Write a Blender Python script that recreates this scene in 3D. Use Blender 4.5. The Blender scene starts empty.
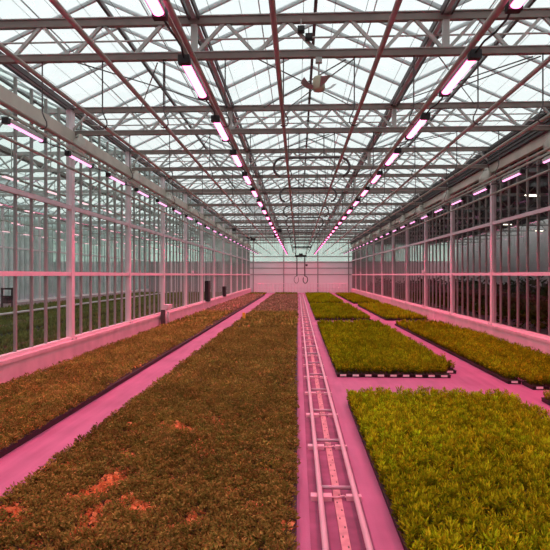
import bpy, math, random
import numpy as np
from mathutils import Vector
random.seed(7); rng = np.random.default_rng(7)
scene = bpy.context.scene
col = scene.collection

# ------------------------------------------------------------------ numbers
CAM_H = 2.1
XL, XR = -5.63, 6.29                 # the two glass walls
XC = (XL + XR) / 2; W = XR - XL; SPAN = W / 3
Y0, BAY = 8.47, 4.5                  # first truss in view, spacing
Y_END = Y0 + BAY * 12; Y_START = Y0 - BAY * 3
Z_BOT, Z_TOP = CAM_H + 3.50, CAM_H + 4.06     # truss chords
Z_GUT, Z_RIDGE = CAM_H + 4.16, CAM_H + 5.06
Z_PIPE = CAM_H + 2.42
CURB = 0.50
ORD = ("first second third fourth fifth sixth seventh eighth ninth tenth eleventh twelfth thirteenth fourteenth fifteenth sixteenth "
       "seventeenth eighteenth nineteenth twentieth twenty-first twenty-second twenty-third twenty-fourth twenty-fifth twenty-sixth "
       "twenty-seventh twenty-eighth twenty-ninth thirtieth thirty-first thirty-second thirty-third thirty-fourth").split()

# ------------------------------------------------------------------ materials
def new_mat(name):
    m = bpy.data.materials.new(name); m.use_nodes = True
    nt = m.node_tree; nt.nodes.clear()
    out = nt.nodes.new('ShaderNodeOutputMaterial')
    return m, nt, out

def paint(name, c, rough=.55, metal=0., var=.18, scale=6., c2=None, bump=0.):
    m, nt, out = new_mat(name); N, L = nt.nodes, nt.links
    b = N.new('ShaderNodeBsdfPrincipled'); b.inputs['Roughness'].default_value = rough; b.inputs['Metallic'].default_value = metal
    g = N.new('ShaderNodeNewGeometry'); n = N.new('ShaderNodeTexNoise'); n.inputs['Scale'].default_value = scale; n.inputs['Detail'].default_value = 5
    L.new(g.outputs['Position'], n.inputs['Vector'])
    r = N.new('ShaderNodeValToRGB'); r.color_ramp.elements[0].position = .3; r.color_ramp.elements[1].position = .7
    d = c2 or tuple(x * (1 - var) for x in c)
    r.color_ramp.elements[0].color = (*d, 1); r.color_ramp.elements[1].color = (*c, 1)
    L.new(n.outputs['Fac'], r.inputs['Fac']); L.new(r.outputs['Color'], b.inputs['Base Color'])
    if bump:
        bp = N.new('ShaderNodeBump'); bp.inputs['Strength'].default_value = bump; bp.inputs['Distance'].default_value = .02
        L.new(n.outputs['Fac'], bp.inputs['Height']); L.new(bp.outputs['Normal'], b.inputs['Normal'])
    L.new(b.outputs[0], out.inputs['Surface'])
    return m

def emit(name, c, s):
    m, nt, out = new_mat(name)
    e = nt.nodes.new('ShaderNodeEmission'); e.inputs['Color'].default_value = (*c, 1); e.inputs['Strength'].default_value = s
    nt.links.new(e.outputs[0], out.inputs['Surface']); return m

def glass(name, tint, refl=.06, haze=0., haze_col=(.9, .95, .93), rough=.02):
    m, nt, out = new_mat(name); N, L = nt.nodes, nt.links
    t = N.new('ShaderNodeBsdfTransparent'); t.inputs['Color'].default_value = (*tint, 1)
    g = N.new('ShaderNodeBsdfGlossy'); g.inputs['Roughness'].default_value = rough
    lw = N.new('ShaderNodeLayerWeight'); lw.inputs['Blend'].default_value = .25
    mt = N.new('ShaderNodeMath'); mt.operation = 'MULTIPLY_ADD'; mt.inputs[1].default_value = refl * 3; mt.inputs[2].default_value = refl
    L.new(lw.outputs['Facing'], mt.inputs[0])
    mx = N.new('ShaderNodeMixShader'); L.new(mt.outputs[0], mx.inputs[0]); L.new(t.outputs[0], mx.inputs[1]); L.new(g.outputs[0], mx.inputs[2])
    last = mx
    if haze:
        d = N.new('ShaderNodeBsdfTranslucent'); d.inputs['Color'].default_value = (*haze_col, 1)
        d2 = N.new('ShaderNodeBsdfDiffuse'); d2.inputs['Color'].default_value = (*haze_col, 1)
        dm = N.new('ShaderNodeMixShader'); dm.inputs[0].default_value = .4; L.new(d.outputs[0], dm.inputs[1]); L.new(d2.outputs[0], dm.inputs[2])
        geo = N.new('ShaderNodeNewGeometry'); n = N.new('ShaderNodeTexNoise'); n.inputs['Scale'].default_value = .9; n.inputs['Detail'].default_value = 6
        L.new(geo.outputs['Position'], n.inputs['Vector'])
        mr = N.new('ShaderNodeMapRange'); mr.inputs['From Min'].default_value = .3; mr.inputs['From Max'].default_value = .7
        mr.inputs['To Min'].default_value = haze * .7; mr.inputs['To Max'].default_value = min(1, haze * 1.3)
        L.new(n.outputs['Fac'], mr.inputs['Value'])
        m2 = N.new('ShaderNodeMixShader'); L.new(mr.outputs[0], m2.inputs[0]); L.new(last.outputs[0], m2.inputs[1]); L.new(dm.outputs[0], m2.inputs[2]); last = m2
    L.new(last.outputs[0], out.inputs['Surface'])
    return m

def leaf_mat(name, rough=.6):
    m, nt, out = new_mat(name); N, L = nt.nodes, nt.links
    a = N.new('ShaderNodeAttribute'); a.attribute_name = 'Col'
    oi = N.new('ShaderNodeObjectInfo'); hs = N.new('ShaderNodeHueSaturation')
    mr = N.new('ShaderNodeMapRange'); mr.inputs['To Min'].default_value = .85; mr.inputs['To Max'].default_value = 1.12
    L.new(oi.outputs['Random'], mr.inputs['Value']); L.new(mr.outputs[0], hs.inputs['Value']); L.new(a.outputs['Color'], hs.inputs['Color'])
    b = N.new('ShaderNodeBsdfDiffuse'); t = N.new('ShaderNodeBsdfTranslucent'); L.new(hs.outputs[0], b.inputs['Color']); L.new(hs.outputs[0], t.inputs['Color'])
    mx = N.new('ShaderNodeMixShader'); mx.inputs[0].default_value = .3
    L.new(b.outputs[0], mx.inputs[1]); L.new(t.outputs[0], mx.inputs[2]); L.new(mx.outputs[0], out.inputs['Surface'])
    return m

def leafless(name, c):
    m, nt, out = new_mat(name); N, L = nt.nodes, nt.links
    b = N.new('ShaderNodeBsdfDiffuse'); t = N.new('ShaderNodeBsdfTranslucent')
    geo = N.new('ShaderNodeNewGeometry'); w = N.new('ShaderNodeTexNoise'); w.inputs['Scale'].default_value = .6
    L.new(geo.outputs['Position'], w.inputs['Vector'])
    r = N.new('ShaderNodeValToRGB'); r.color_ramp.elements[0].color = (*[x * .88 for x in c], 1); r.color_ramp.elements[1].color = (*c, 1)
    L.new(w.outputs['Fac'], r.inputs['Fac']); L.new(r.outputs[0], b.inputs['Color']); L.new(r.outputs[0], t.inputs['Color'])
    mx = N.new('ShaderNodeMixShader'); mx.inputs[0].default_value = .40
    L.new(b.outputs[0], mx.inputs[1]); L.new(t.outputs[0], mx.inputs[2]); L.new(mx.outputs[0], out.inputs['Surface']); return m

def floor_mat():
    m, nt, out = new_mat('ground_cloth'); N, L = nt.nodes, nt.links
    b = N.new('ShaderNodeBsdfPrincipled'); b.inputs['Roughness'].default_value = .6
    geo = N.new('ShaderNodeNewGeometry')
    n1 = N.new('ShaderNodeTexNoise'); n1.inputs['Scale'].default_value = 1.1; n1.inputs['Detail'].default_value = 8
    mp = N.new('ShaderNodeMapping'); mp.inputs['Scale'].default_value = (5, .5, 1)
    n2 = N.new('ShaderNodeTexNoise'); n2.inputs['Scale'].default_value = 1.6; n2.inputs['Detail'].default_value = 6
    L.new(geo.outputs['Position'], n1.inputs['Vector']); L.new(geo.outputs['Position'], mp.inputs['Vector']); L.new(mp.outputs[0], n2.inputs['Vector'])
    ad = N.new('ShaderNodeMath'); ad.operation = 'ADD'; L.new(n1.outputs['Fac'], ad.inputs[0]); L.new(n2.outputs['Fac'], ad.inputs[1])
    r = N.new('ShaderNodeValToRGB'); r.color_ramp.elements[0].position = .36; r.color_ramp.elements[1].position = .62
    hf = N.new('ShaderNodeMath'); hf.operation = 'MULTIPLY'; hf.inputs[1].default_value = .5; L.new(ad.outputs[0], hf.inputs[0])
    r.color_ramp.elements[0].color = (*FLOOR_D, 1); r.color_ramp.elements[1].color = (*FLOOR_C, 1)
    L.new(hf.outputs[0], r.inputs['Fac']); L.new(r.outputs['Color'], b.inputs['Base Color'])
    w = N.new('ShaderNodeTexNoise'); w.inputs['Scale'].default_value = 60; L.new(geo.outputs['Position'], w.inputs['Vector'])
    bp = N.new('ShaderNodeBump'); bp.inputs['Strength'].default_value = .15; bp.inputs['Distance'].default_value = .01
    L.new(w.outputs['Fac'], bp.inputs['Height']); L.new(bp.outputs['Normal'], b.inputs['Normal'])
    L.new(b.outputs[0], out.inputs['Surface']); return m

FLOOR_C, FLOOR_D = (.46, .18, .31), (.33, .12, .22)  # pink of the grow lamps is partly put into the cloth colour
M = {}
LAMP = 84.; SPREAD = math.radians(150)
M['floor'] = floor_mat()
M['steel'] = paint('galvanised_steel', (.54, .51, .48), .5, .0, .25, 4)
M['chord'] = paint('bounce_tinted_steel', (.25, .195, .17), .55, .0, .25, 4)  # galvanised chords; brown of the pink bounce light is put into the colour
M['bar'] = paint('aluminium_bar', (.52, .54, .54), .5, 0, .15, 5)
M['dark'] = paint('dark_steel', (.10, .075, .075), .6, 0, .2, 5)
M['pipe'] = paint('steel_pipe', (.44, .40, .34), .42, .0, .2, 3)
M['white'] = paint('pink_tinted_coating', (.90, .72, .75), .5, 0, .08, 3)  # white in itself; pink lamp light is tinted into the coating
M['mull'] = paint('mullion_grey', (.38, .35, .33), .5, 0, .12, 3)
M['curb'] = paint('painted_concrete', (.86, .60, .65), .7, 0, .22, 2.2, bump=.1)  # pink glow of the lamps mixed into the curb colour
M['beam'] = paint('cream_beam', (.62, .56, .48), .6, 0, .18, 2)
M['black'] = paint('black_plastic', (.018, .013, .014), .55, 0, .3, 9)
M['tray'] = paint('black_tray_plastic', (.030, .014, .018), .6, 0, .3, 9)
M['tag'] = paint('white_tag', (.92, .88, .85), .6, 0, .04, 9)
M['soil'] = paint('peat', (.075, .045, .03), .95, 0, .5, 40, bump=.4)
M['soil_right'] = paint('peat_dark', (.05, .045, .015), .95, 0, .5, 40, bump=.4)
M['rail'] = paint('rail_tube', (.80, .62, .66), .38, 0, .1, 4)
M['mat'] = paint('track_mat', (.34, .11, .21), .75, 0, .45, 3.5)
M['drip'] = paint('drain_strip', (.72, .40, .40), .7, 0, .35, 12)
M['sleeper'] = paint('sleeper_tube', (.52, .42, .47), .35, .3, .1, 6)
M['cloth'] = paint('bundled_cloth', (.62, .57, .50), .9, 0, .2, 7)
M['screen'] = paint('blackout_cloth', (.11, .10, .10), .8, 0, .45, 20)
M['endwall'] = paint('white_screen', (.80, .74, .74), .8, 0, .06, .8)
M['endscreen'] = leafless('translucent_screen', (.97, .86, .87))  # slight lamp-pink tint painted into the screen
M['grey'] = paint('grey_panel', (.34, .36, .35), .8, 0, .15, .7)
M['yellow'] = paint('yellow_card', (.95, .55, .04), .6, 0, .1, 9)
M['tan'] = paint('motor_tan', (.50, .43, .30), .5, 0, .2, 9)
M['foil'] = paint('fan_blade_clear', (.36, .32, .32), .3, 0, .1, 9)
M['glass_roof'] = glass('roof_glass', (.90, .94, .95), .02, .30, (.72, .78, .79))
M['glass_wall'] = glass('wall_glass', (.86, .94, .90), .035, .02, (.7, .75, .72))
M['glass_right'] = glass('wall_glass_right', (.78, .80, .78), .028)
M['glass_hazy'] = glass('hazy_glass', (.85, .93, .90), .04, .40, (.72, .86, .77))
M['lamp'] = emit('grow_lamp_pink', (1, .165, .40), 6.5)
M['lamp_wall'] = emit('grow_lamp_lilac', (1, .34, .68), 2.1)
M['lamp_next'] = emit('grow_lamp_next_bay', (1, .55, .62), 1.6)
M['lamp_white'] = emit('white_tube', (1, .88, .72), 5.0)
M['leaf'] = leaf_mat('leaves')

# ------------------------------------------------------------------ mesh building
class MB:
    def __init__(s): s.v = []; s.f = []
    def quad_box(s, c8):
        n = len(s.v); s.v += c8
        for q in ((0, 3, 2, 1), (4, 5, 6, 7), (0, 1, 5, 4), (1, 2, 6, 5), (2, 3, 7, 6), (3, 0, 4, 7)): s.f.append(tuple(n + i for i in q))
    def box(s, x0, x1, y0, y1, z0, z1):
        s.quad_box([(x0, y0, z0), (x1, y0, z0), (x1, y1, z0), (x0, y1, z0), (x0, y0, z1), (x1, y0, z1), (x1, y1, z1), (x0, y1, z1)]); return s
    def bar(s, a, b, w, h, up=(0, 0, 1)):
        a, b = Vector(a), Vector(b); d = (b - a).normalized(); u = Vector(up)
        if abs(d.dot(u)) > .98: u = Vector((0, 1, 0))
        x = d.cross(u).normalized() * w / 2; z = x.cross(d).normalized() * h / 2
        s.quad_box([tuple(p) for p in (a - x - z, a + x - z, b + x - z, b - x - z, a - x + z, a + x + z, b + x + z, b - x + z)]); return s
    def tube(s, pts, r, n=8, cap=True):
        pts = [Vector(p) for p in pts]; rings = []
        prev = None
        for i, p in enumerate(pts):
            d = (pts[min(i + 1, len(pts) - 1)] - pts[max(i - 1, 0)]).normalized()
            if prev is None:
                u = Vector((0, 0, 1)) if abs(d.z) < .9 else Vector((1, 0, 0)); prev = d.cross(u).normalized()
            x = (prev - d * prev.dot(d)).normalized(); y = d.cross(x); prev = x
            rr = r[i] if isinstance(r, (list, tuple)) else r
            n0 = len(s.v)
            for k in range(n):
                a = 2 * math.pi * k / n; s.v.append(tuple(p + x * math.cos(a) * rr + y * math.sin(a) * rr))
            rings.append(n0)
        for a, b in zip(rings, rings[1:]):
            for k in range(n): s.f.append((a + k, a + (k + 1) % n, b + (k + 1) % n, b + k))
        if cap:
            s.f.append(tuple(rings[0] + k for k in reversed(range(n)))); s.f.append(tuple(rings[-1] + k for k in range(n)))
        return s
    def face(s, pts):
        n = len(s.v); s.v += [tuple(p) for p in pts]; s.f.append(tuple(range(n, n + len(pts)))); return s
    def mesh(s, name, mat, smooth=False):
        me = bpy.data.meshes.new(name); me.from_pydata(s.v, [], s.f); me.update()
        if mat is not None: me.materials.append(mat)
        if smooth: me.polygons.foreach_set('use_smooth', [True] * len(me.polygons))
        return me
    def build(s, name, mat, parent=None, smooth=False):
        return inst(name, s.mesh(name, mat, smooth), parent)

def inst(name, me, parent=None, loc=(0, 0, 0), rot=(0, 0, 0), scale=None):
    o = bpy.data.objects.new(name, me); col.objects.link(o)
    o.location = loc; o.rotation_euler = rot
    if scale is not None: o.scale = scale
    if parent is not None: o.parent = parent
    return o
def empty(name, loc=(0, 0, 0)): return inst(name, None, None, loc)
def tag(o, label, cat, group=None, kind=None):
    o['label'] = label; o['category'] = cat
    if group: o['group'] = group
    if kind: o['kind'] = kind
    return o
S = 'structure'

# ------------------------------------------------------------------ floor and shell
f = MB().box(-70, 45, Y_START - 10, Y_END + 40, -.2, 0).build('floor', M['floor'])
tag(f, 'pink-lit and pink-tinted ground cloth floor of the greenhouse with path strips', 'floor', kind=S)
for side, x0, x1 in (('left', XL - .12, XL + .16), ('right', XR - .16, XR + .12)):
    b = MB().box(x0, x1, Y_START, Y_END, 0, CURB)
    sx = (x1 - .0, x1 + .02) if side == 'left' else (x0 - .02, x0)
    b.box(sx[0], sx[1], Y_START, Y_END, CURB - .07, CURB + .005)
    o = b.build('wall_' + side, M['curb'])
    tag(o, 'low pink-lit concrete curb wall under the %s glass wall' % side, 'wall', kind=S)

# glass walls: one window per bay, shared meshes
NP = 7; PW = BAY / NP
Z_WT = Z_TOP - .12
pane_m = MB().face([(0, 0, CURB), (0, BAY, CURB), (0, BAY, Z_WT), (0, 0, Z_WT)]).mesh('pane', M['glass_wall'])
pane_r = MB().face([(0, 0, CURB), (0, BAY, CURB), (0, BAY, Z_WT), (0, 0, Z_WT)]).mesh('pane', M['glass_right'])
bars = MB()
for i in range(1, NP): bars.box(-.035, .03, i * PW - .015, i * PW + .015, CURB, Z_WT)
bars_m = bars.mesh('glazing_bars', M['mull'])
midr = MB().box(-.03, .055, 0, BAY, CAM_H - .02, CAM_H + .075).mesh('mid_rail', M['white'])
upr = MB().box(-.03, .055, 0, BAY, CAM_H + 1.61, CAM_H + 1.71).mesh('upper_rail', M['white'])
sill = MB().box(-.05, .07, 0, BAY, CURB, CURB + .07).mesh('bottom_rail', M['white'])
pane_f = MB().face([(0, 0, CURB), (0, BAY, CURB), (0, BAY, Z_WT), (0, 0, Z_WT)]).mesh('pane', M['glass_hazy'])
bars_f = bars.mesh('glazing_bars', M['bar'])
n = 0
for side, X, sg, pm in (('left', XL, 1, pane_m), ('right', XR, -1, pane_r)):
    for j in range(-3, 12):
        n += 1
        t = empty('window_%d' % n, (X, Y0 + BAY * j, 0)); t.scale = (sg, 1, 1)
        where = 'wall bay %s from the camera' % ORD[j] if j >= 0 else 'wall bay beside the camera, outside the frame'
        if j < -1: where = 'wall bay %s behind the camera' % ORD[-2 - j]
        tag(t, 'tall glazed %s %s' % (side, where), 'window', 'glazed bays of the %s wall' % side, S)
        for nm, me in (('pane', pm), ('glazing_bars', bars_m), ('mid_rail', midr), ('upper_rail', upr), ('bottom_rail', sill)): inst(nm, me, t)

# columns
colm = MB().box(-.07, .075, -.085, .085, 0, Z_GUT).mesh('column', M['white'])
plate = MB().box(-.08, .13, -.12, .12, CURB, CURB + .012)
for yy in (-.1, .1): plate.tube([(.105, yy, CURB + .012), (.105, yy, CURB + .05)], .015, 6)
plate_m = plate.mesh('base_plate', M['steel'])
brk = MB().box(.075, .28, -.05, .05, Z_BOT - .28, Z_BOT - .06).mesh('truss_bracket', M['beam'])
for side, X, sg, js in (('left', XL, 1, range(0, 12)), ('right', XR, -1, range(1, 12))):
    for i, j in enumerate(js):
        t = empty('column', (X, Y0 + BAY * j, 0)); t.scale = (sg, 1, 1)
        tag(t, 'white steel column of the %s glass wall, %s from the camera' % (side, ORD[i]), 'column', 'columns of the %s glass wall' % side, S)
        inst('shaft', colm, t); inst('base_plate', plate_m, t); inst('truss_bracket', brk, t)
# long cream beams and gutters
for side, X, sg in (('left', XL, 1), ('right', XR, -1)):
    a, b = sorted((X + sg * .02, X + sg * .14))
    o = MB().box(a, b, Y_START, Y_END, Z_BOT - (.29 if side == 'left' else .24), Z_BOT + .02).build('wall_beam', M['beam'])
    tag(o, 'long cream box beam along the top of the %s glass wall' % side, 'beam', kind=S)
for i, X in enumerate((XL, XL + SPAN, XR - SPAN, XR)):
    b = MB()
    for s in (-1, 1): b.bar((X + s * .075, Y_START, Z_GUT - .04), (X + s * .075, Y_END, Z_GUT - .04), .03, .11)
    o = b.build('gutter', M['dark'])
    MB().box(X - .035, X + .035, Y_START, Y_END, Z_GUT - .075, Z_GUT - .055).build('channel', M['bar'], o)
    tag(o, 'long steel roof gutter ' + ('over the left glass wall', 'at the left roof valley', 'at the right roof valley', 'over the right glass wall')[i], 'gutter', 'roof gutters', S)

# roof glass per slope + glazing bars + ridge
def slope(xa, xb, y0, y1):
    za, zb = (Z_GUT, Z_RIDGE) if xa_is_gut[0] else (Z_RIDGE, Z_GUT)
xa_is_gut = [True]
STEP = BAY / 4
def roof_span(X0, label, barmat=M['bar'], y0=Y_START, y1=Y_END):
    xm = X0 + SPAN / 2
    for k, (xa, za, xb, zb) in enumerate(((X0, Z_GUT, xm, Z_RIDGE), (xm, Z_RIDGE, X0 + SPAN, Z_GUT))):
        t = empty('ceiling', (0, 0, 0))
        tag(t, 'sloping roof glass, %s slope of the %s' % (('left', 'right')[k], label), 'roof', 'glass roof slopes', S)
        MB().face([(xa, y0, za), (xb, y0, zb), (xb, y1, zb), (xa, y1, za)]).build('pane', M['glass_roof'], t)
        b = MB(); y = Y0 - BAY * 3
        while y < y1:
            b.bar((xa, y, za), (xb, y, zb), .05, .06); y += STEP
        for fr in (.5,): b.bar((xa + (xb - xa) * fr, y0, za + (zb - za) * fr), (xa + (xb - xa) * fr, y1, za + (zb - za) * fr), .018, .02)
        b.build('glazing_bars', barmat, t)
    o = MB().bar((xm, y0, Z_RIDGE - .02), (xm, y1, Z_RIDGE - .02), .06, .09).build('ridge_bar', M['dark'])
    tag(o, 'dark ridge bar along the top of the %s' % label, 'ridge bar', 'roof ridge bars', S)
for i in range(3): roof_span(XL + SPAN * i, ('left roof span', 'middle roof span', 'right roof span')[i])

# ------------------------------------------------------------------ trusses
PAN = W / 12
top_m = MB().box(XL + .1, XR - .1, -.045, .045, Z_TOP - .06, Z_TOP + .055).mesh('top_chord', M['chord'])
bot_m = MB().box(XL + .1, XR - .1, -.045, .045, Z_BOT - .055, Z_BOT + .045).mesh('bottom_chord', M['chord'])
topf_m = MB().box(XL + .1, XR - .1, -.07, .07, Z_TOP + .055, Z_TOP + .07).mesh('top_flange', M['steel'])
botf_m = MB().box(XL + .1, XR - .1, -.06, .06, Z_BOT + .045, Z_BOT + .06).mesh('bottom_flange', M['steel'])
da_m = MB().bar((.03, 0, Z_BOT + .04), (PAN / 2 - .03, 0, Z_TOP - .05), .05, .05, (0, 1, 0)).mesh('diagonal', M['steel'])
db_m = MB().bar((PAN / 2 + .03, 0, Z_TOP - .05), (PAN - .03, 0, Z_BOT + .04), .05, .05, (0, 1, 0)).mesh('diagonal', M['steel'])
post_m = MB().box(-.05, .05, -.04, .04, Z_BOT + .03, Z_GUT).mesh('gutter_post', M['steel'])
for k in range(0, 12):
    t = empty('roof_truss', (0, Y0 + BAY * k, 0))
    tag(t, 'steel lattice roof truss across the hall, %s from the camera' % ORD[k], 'truss', 'roof trusses of the hall')
    for nm, me in (('top_chord', top_m), ('bottom_chord', bot_m), ('top_flange', topf_m), ('bottom_flange', botf_m)): inst(nm, me, t)
    for i in range(12):
        inst('diagonal', da_m, t, (XL + PAN * i, 0, 0)); inst('diagonal', db_m, t, (XL + PAN * i, 0, 0))
    for X in (XL + SPAN, XR - SPAN): inst('gutter_post', post_m, t, (X, 0, 0))
# thin cross tubes just behind each truss
cross_m = MB().tube([(XL + .15, 0, 0), (XR - .15, 0, 0)], .016, 6).mesh('cross_tube', M['steel'])
for k in range(0, 12):
    for q, (dy, z) in enumerate(((.55, Z_TOP - .05), (.95, Z_TOP - .1))):
        o = inst('cross_tube', cross_m, None, (0, Y0 + BAY * k + dy, z))
        tag(o, 'thin steel cross tube, %s of the pair behind the %s truss' % (('nearer', 'farther')[q], ORD[k]), 'tube', 'cross tubes behind the trusses')

# hooks hanging from each truss (carry the pipes)
OFF = [-4.47, -3.48, -2.485, -1.49, -.56, .56, 1.49, 2.485, 3.48, 4.47]
hz = Z_PIPE - Z_BOT
hook_m = MB().tube([(0, 0, -.05), (0, 0, hz + .22), (.03, 0, hz + .14), (.07, 0, hz + .06), (.075, 0, hz), (.05, 0, hz - .045), (0, 0, hz - .06), (-.045, 0, hz - .04)], .011, 6).mesh('hook_hanger', M['dark'])
for k in range(0, 12):
    for i, u in enumerate(OFF):
        o = inst('hook_hanger', hook_m, None, (XC + u, Y0 + BAY * k, Z_BOT)); o.scale = (1 if u < 0 else -1, 1, 1)
        tag(o, 'thin steel hook under the %s truss, %s from the left' % (ORD[k], ORD[i]), 'hook', 'hooks hanging from the trusses')

# long pipes hanging on the hooks
PU = [-5.48] + OFF + [5.48]
pname = ['along the left glass wall', 'carrying the left wall lamps', 'second in from the left wall lamps', 'left of the left ceiling lamp row', 'carrying the left ceiling lamp row',
         'left of the middle pair', 'right of the middle pair', 'carrying the right ceiling lamp row', 'right of the right ceiling lamp row', 'second in from the right wall lamps',
         'carrying the right wall lamps', 'along the right glass wall']
for u, nm in zip(PU, pname):
    o = MB().tube([(XC + u, -4, Z_PIPE), (XC + u, Y_END - .3, Z_PIPE)], .03, 10).build('heating_pipe', M['pipe'], None, True)
    tag(o, 'long overhead steel pipe %s' % nm, 'pipe', 'long overhead pipes')
for s, nm in ((-1, 'left'), (1, 'right')):     # wall stays carrying the outer pipes
    pass

# screen wires
for i in range(24):
    x = XL + .35 + (W - .7) * i / 23
    o = MB().tube([(x, Y_START, Z_TOP + .085), (x, Y_END, Z_TOP + .085)], .0045, 4).build('screen_wire', M['dark'])
    tag(o, 'thin screen wire strung under the roof, %s from the left wall' % ORD[i], 'wire', 'screen wires under the roof')

# brace rods
for bi, k in enumerate((0, 1, 4, 8)):
    for ci, c in enumerate((-2.15, .88, 3.8)):
        for q, dx in enumerate((-1.1, -1.7)):
            o = MB().tube([(c - .12 * q, Y0 + BAY * k + .06, Z_BOT - .07), (c + dx, Y0 + BAY * (k + 1) - .06, Z_TOP)], .011, 6).build('brace_rod', M['dark'])
            tag(o, '%s slanting brace rod behind the %s truss, %s' % (('steeper', 'flatter')[q], ORD[k], ('left span', 'middle span', 'right span')[ci]), 'rod', 'slanting brace rods')
        if k in (0, 4):
            o = MB().tube([(c - 1.6, Y0 + BAY * k + .1, Z_BOT + .02), (c + .4, Y0 + BAY * (k + 1) - .1, Z_TOP)], .011, 6).build('brace_rod', M['dark'])
            tag(o, 'slanting brace rod behind the %s truss crossing the other two, %s' % (ORD[k], ('left span', 'middle span', 'right span')[ci]), 'rod', 'slanting brace rods')

# ------------------------------------------------------------------ grow lamps
LL = 1.22
def lamp_meshes(mat, w):
    lens = MB(); n = 8
    for i in range(n):
        a0, a1 = math.pi * (1 + i / n), math.pi * (1 + (i + 1) / n)
        p = [(w * math.cos(a0), 0, .03 * math.sin(a0)), (w * math.cos(a1), 0, .03 * math.sin(a1))]
        lens.face([(p[0][0], .06, p[0][2]), (p[1][0], .06, p[1][2]), (p[1][0], LL - .06, p[1][2]), (p[0][0], LL - .06, p[0][2])])
    body = MB().box(-w - .012, w + .012, .0, LL, 0, .055)
    for i in range(5): body.box(-w + .006 + i * (2 * w - .02) / 4.2, -w + .012 + i * (2 * w - .02) / 4.2, .1, LL - .1, .055, .08)
    cap = MB().box(-w - .014, w + .014, -.03, .06, -.032, .062)
    clip = MB().box(-.02, .02, -.02, .02, .05, .1).tube([(0, 0, .1), (0, 0, .17)], .008, 6)
    cable = MB().tube([(0, LL, .03), (.02, LL + .2, .0), (.03, LL + .5, .02), (.02, LL + .8, .06), (0, LL + 1.02, .03)], .012, 6)
    return lens.mesh('lens', mat), body.mesh('housing', M['steel']), cap.mesh('end_cap', M['black']), clip.mesh('clip', M['dark']), cable.mesh('cable', M['black'])
hang = lamp_meshes(M['lamp'], .05); wallm = lamp_meshes(M['lamp_wall'], .035)
def row_light(parent, loc, w):
    key = 'grow_light_%d' % round(w * 100)
    ld = bpy.data.lights.get(key)
    if ld is None:
        ld = bpy.data.lights.new(key, 'AREA'); ld.shape = 'RECTANGLE'; ld.size = w; ld.size_y = LL - .1
        ld.color = (1, .03, .16); ld.energy = LAMP * w * LL * math.pi * (.82 if w > .08 else 1.2); ld.spread = SPREAD if w > .08 else math.radians(90)
    o = bpy.data.objects.new('grow_light', ld); col.objects.link(o); o.location = loc
    if parent is not None: o.parent = parent
rows = ((-1.60, 'ceiling row left of centre', hang, -2, -.03), (1.60, 'ceiling row right of centre', hang, -2, -.03),
        (-4.90, 'row along the left glass wall', wallm, 0, -.02), (4.90, 'row along the right glass wall', wallm, 0, -.02))
for u, nm, ms, k0, dz in rows:
    i = 0
    for k in range(k0, 24):
        y = 8.15 + 2.25 * k
        if y > Y_END - 1.5: break
        t = empty('grow_lamp', (XC + u, y, Z_PIPE + dz))
        kind = 'glowing pink grow lamp' if ms is hang else 'glowing lilac-pink grow lamp'
        tag(t, '%s, %s from the camera in the %s' % (kind, ORD[i], nm), 'lamp', 'grow lamps of the ' + nm); i += 1
        inst('lens', ms[0], t); inst('housing', ms[1], t); inst('end_cap', ms[2], t); inst('end_cap', ms[2], t, (0, LL - .03, 0))
        inst('clip', ms[3], t, (0, .25, 0)); inst('clip', ms[3], t, (0, LL - .25, 0))
        if k < 20: inst('cable', ms[4], t)
        row_light(t, (0, LL / 2, -.036), .1 if ms is hang else .07)
# lamps of the same rows behind the camera (only their light matters)
for u, nm, ms, k0, dz in rows:
    for y in ((8.15 + 2.25 * (k0 - 1 - q)) for q in range(3 if k0 < 0 else 5)):
        row_light(None, (XC + u, y + .6, Z_PIPE + dz - .05), .1 if ms is hang else .07)
# rails the lamps clip to and cable along each row
for u, nm, ms, k0, dz in rows:
    o = MB().box(XC + u - .02, XC + u + .02, 1.5, Y_END - .5, Z_PIPE + .10, Z_PIPE + .14).build('lamp_rail', M['pipe'])
    tag(o, 'slim steel rail holding the lamps of the ' + nm, 'rail', 'slim lamp rails')

# ------------------------------------------------------------------ hangers of the middle pipe pair (open hoops), fan, boxes, boom
def arc(cx, cz, r, a0, a1, n=10): return [(cx + r * math.cos(math.radians(a0 + (a1 - a0) * i / n)), 0, cz + r * math.sin(math.radians(a0 + (a1 - a0) * i / n))) for i in range(n + 1)]
hr = .23
path = arc(XC - .56 - .13, Z_PIPE + hr - .03, hr, 270 - 15, 90, 12) + arc(XC + .56 + .13, Z_PIPE + hr - .03, hr, 90, -75, 12)
loop_m = MB().tube(path, .03, 8).mesh('hoop', M['dark'], True)
st_m = MB().tube([(XC - .3, 0, Z_PIPE + 2 * hr - .03), (XC - .3, 0, Z_BOT - .04)], .014, 6).tube([(XC + .3, 0, Z_PIPE + 2 * hr - .03), (XC + .3, 0, Z_BOT - .04)], .014, 6).mesh('stay', M['dark'])
for k in range(1, 12):
    t = empty('pipe_hoop', (0, Y0 + BAY * k, 0))
    tag(t, 'open steel hoop holding the middle pipe pair under the %s truss' % ORD[k], 'hanger', 'hoops of the middle pipe pair')
    inst('hoop', loop_m, t); inst('stay', st_m, t)

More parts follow.
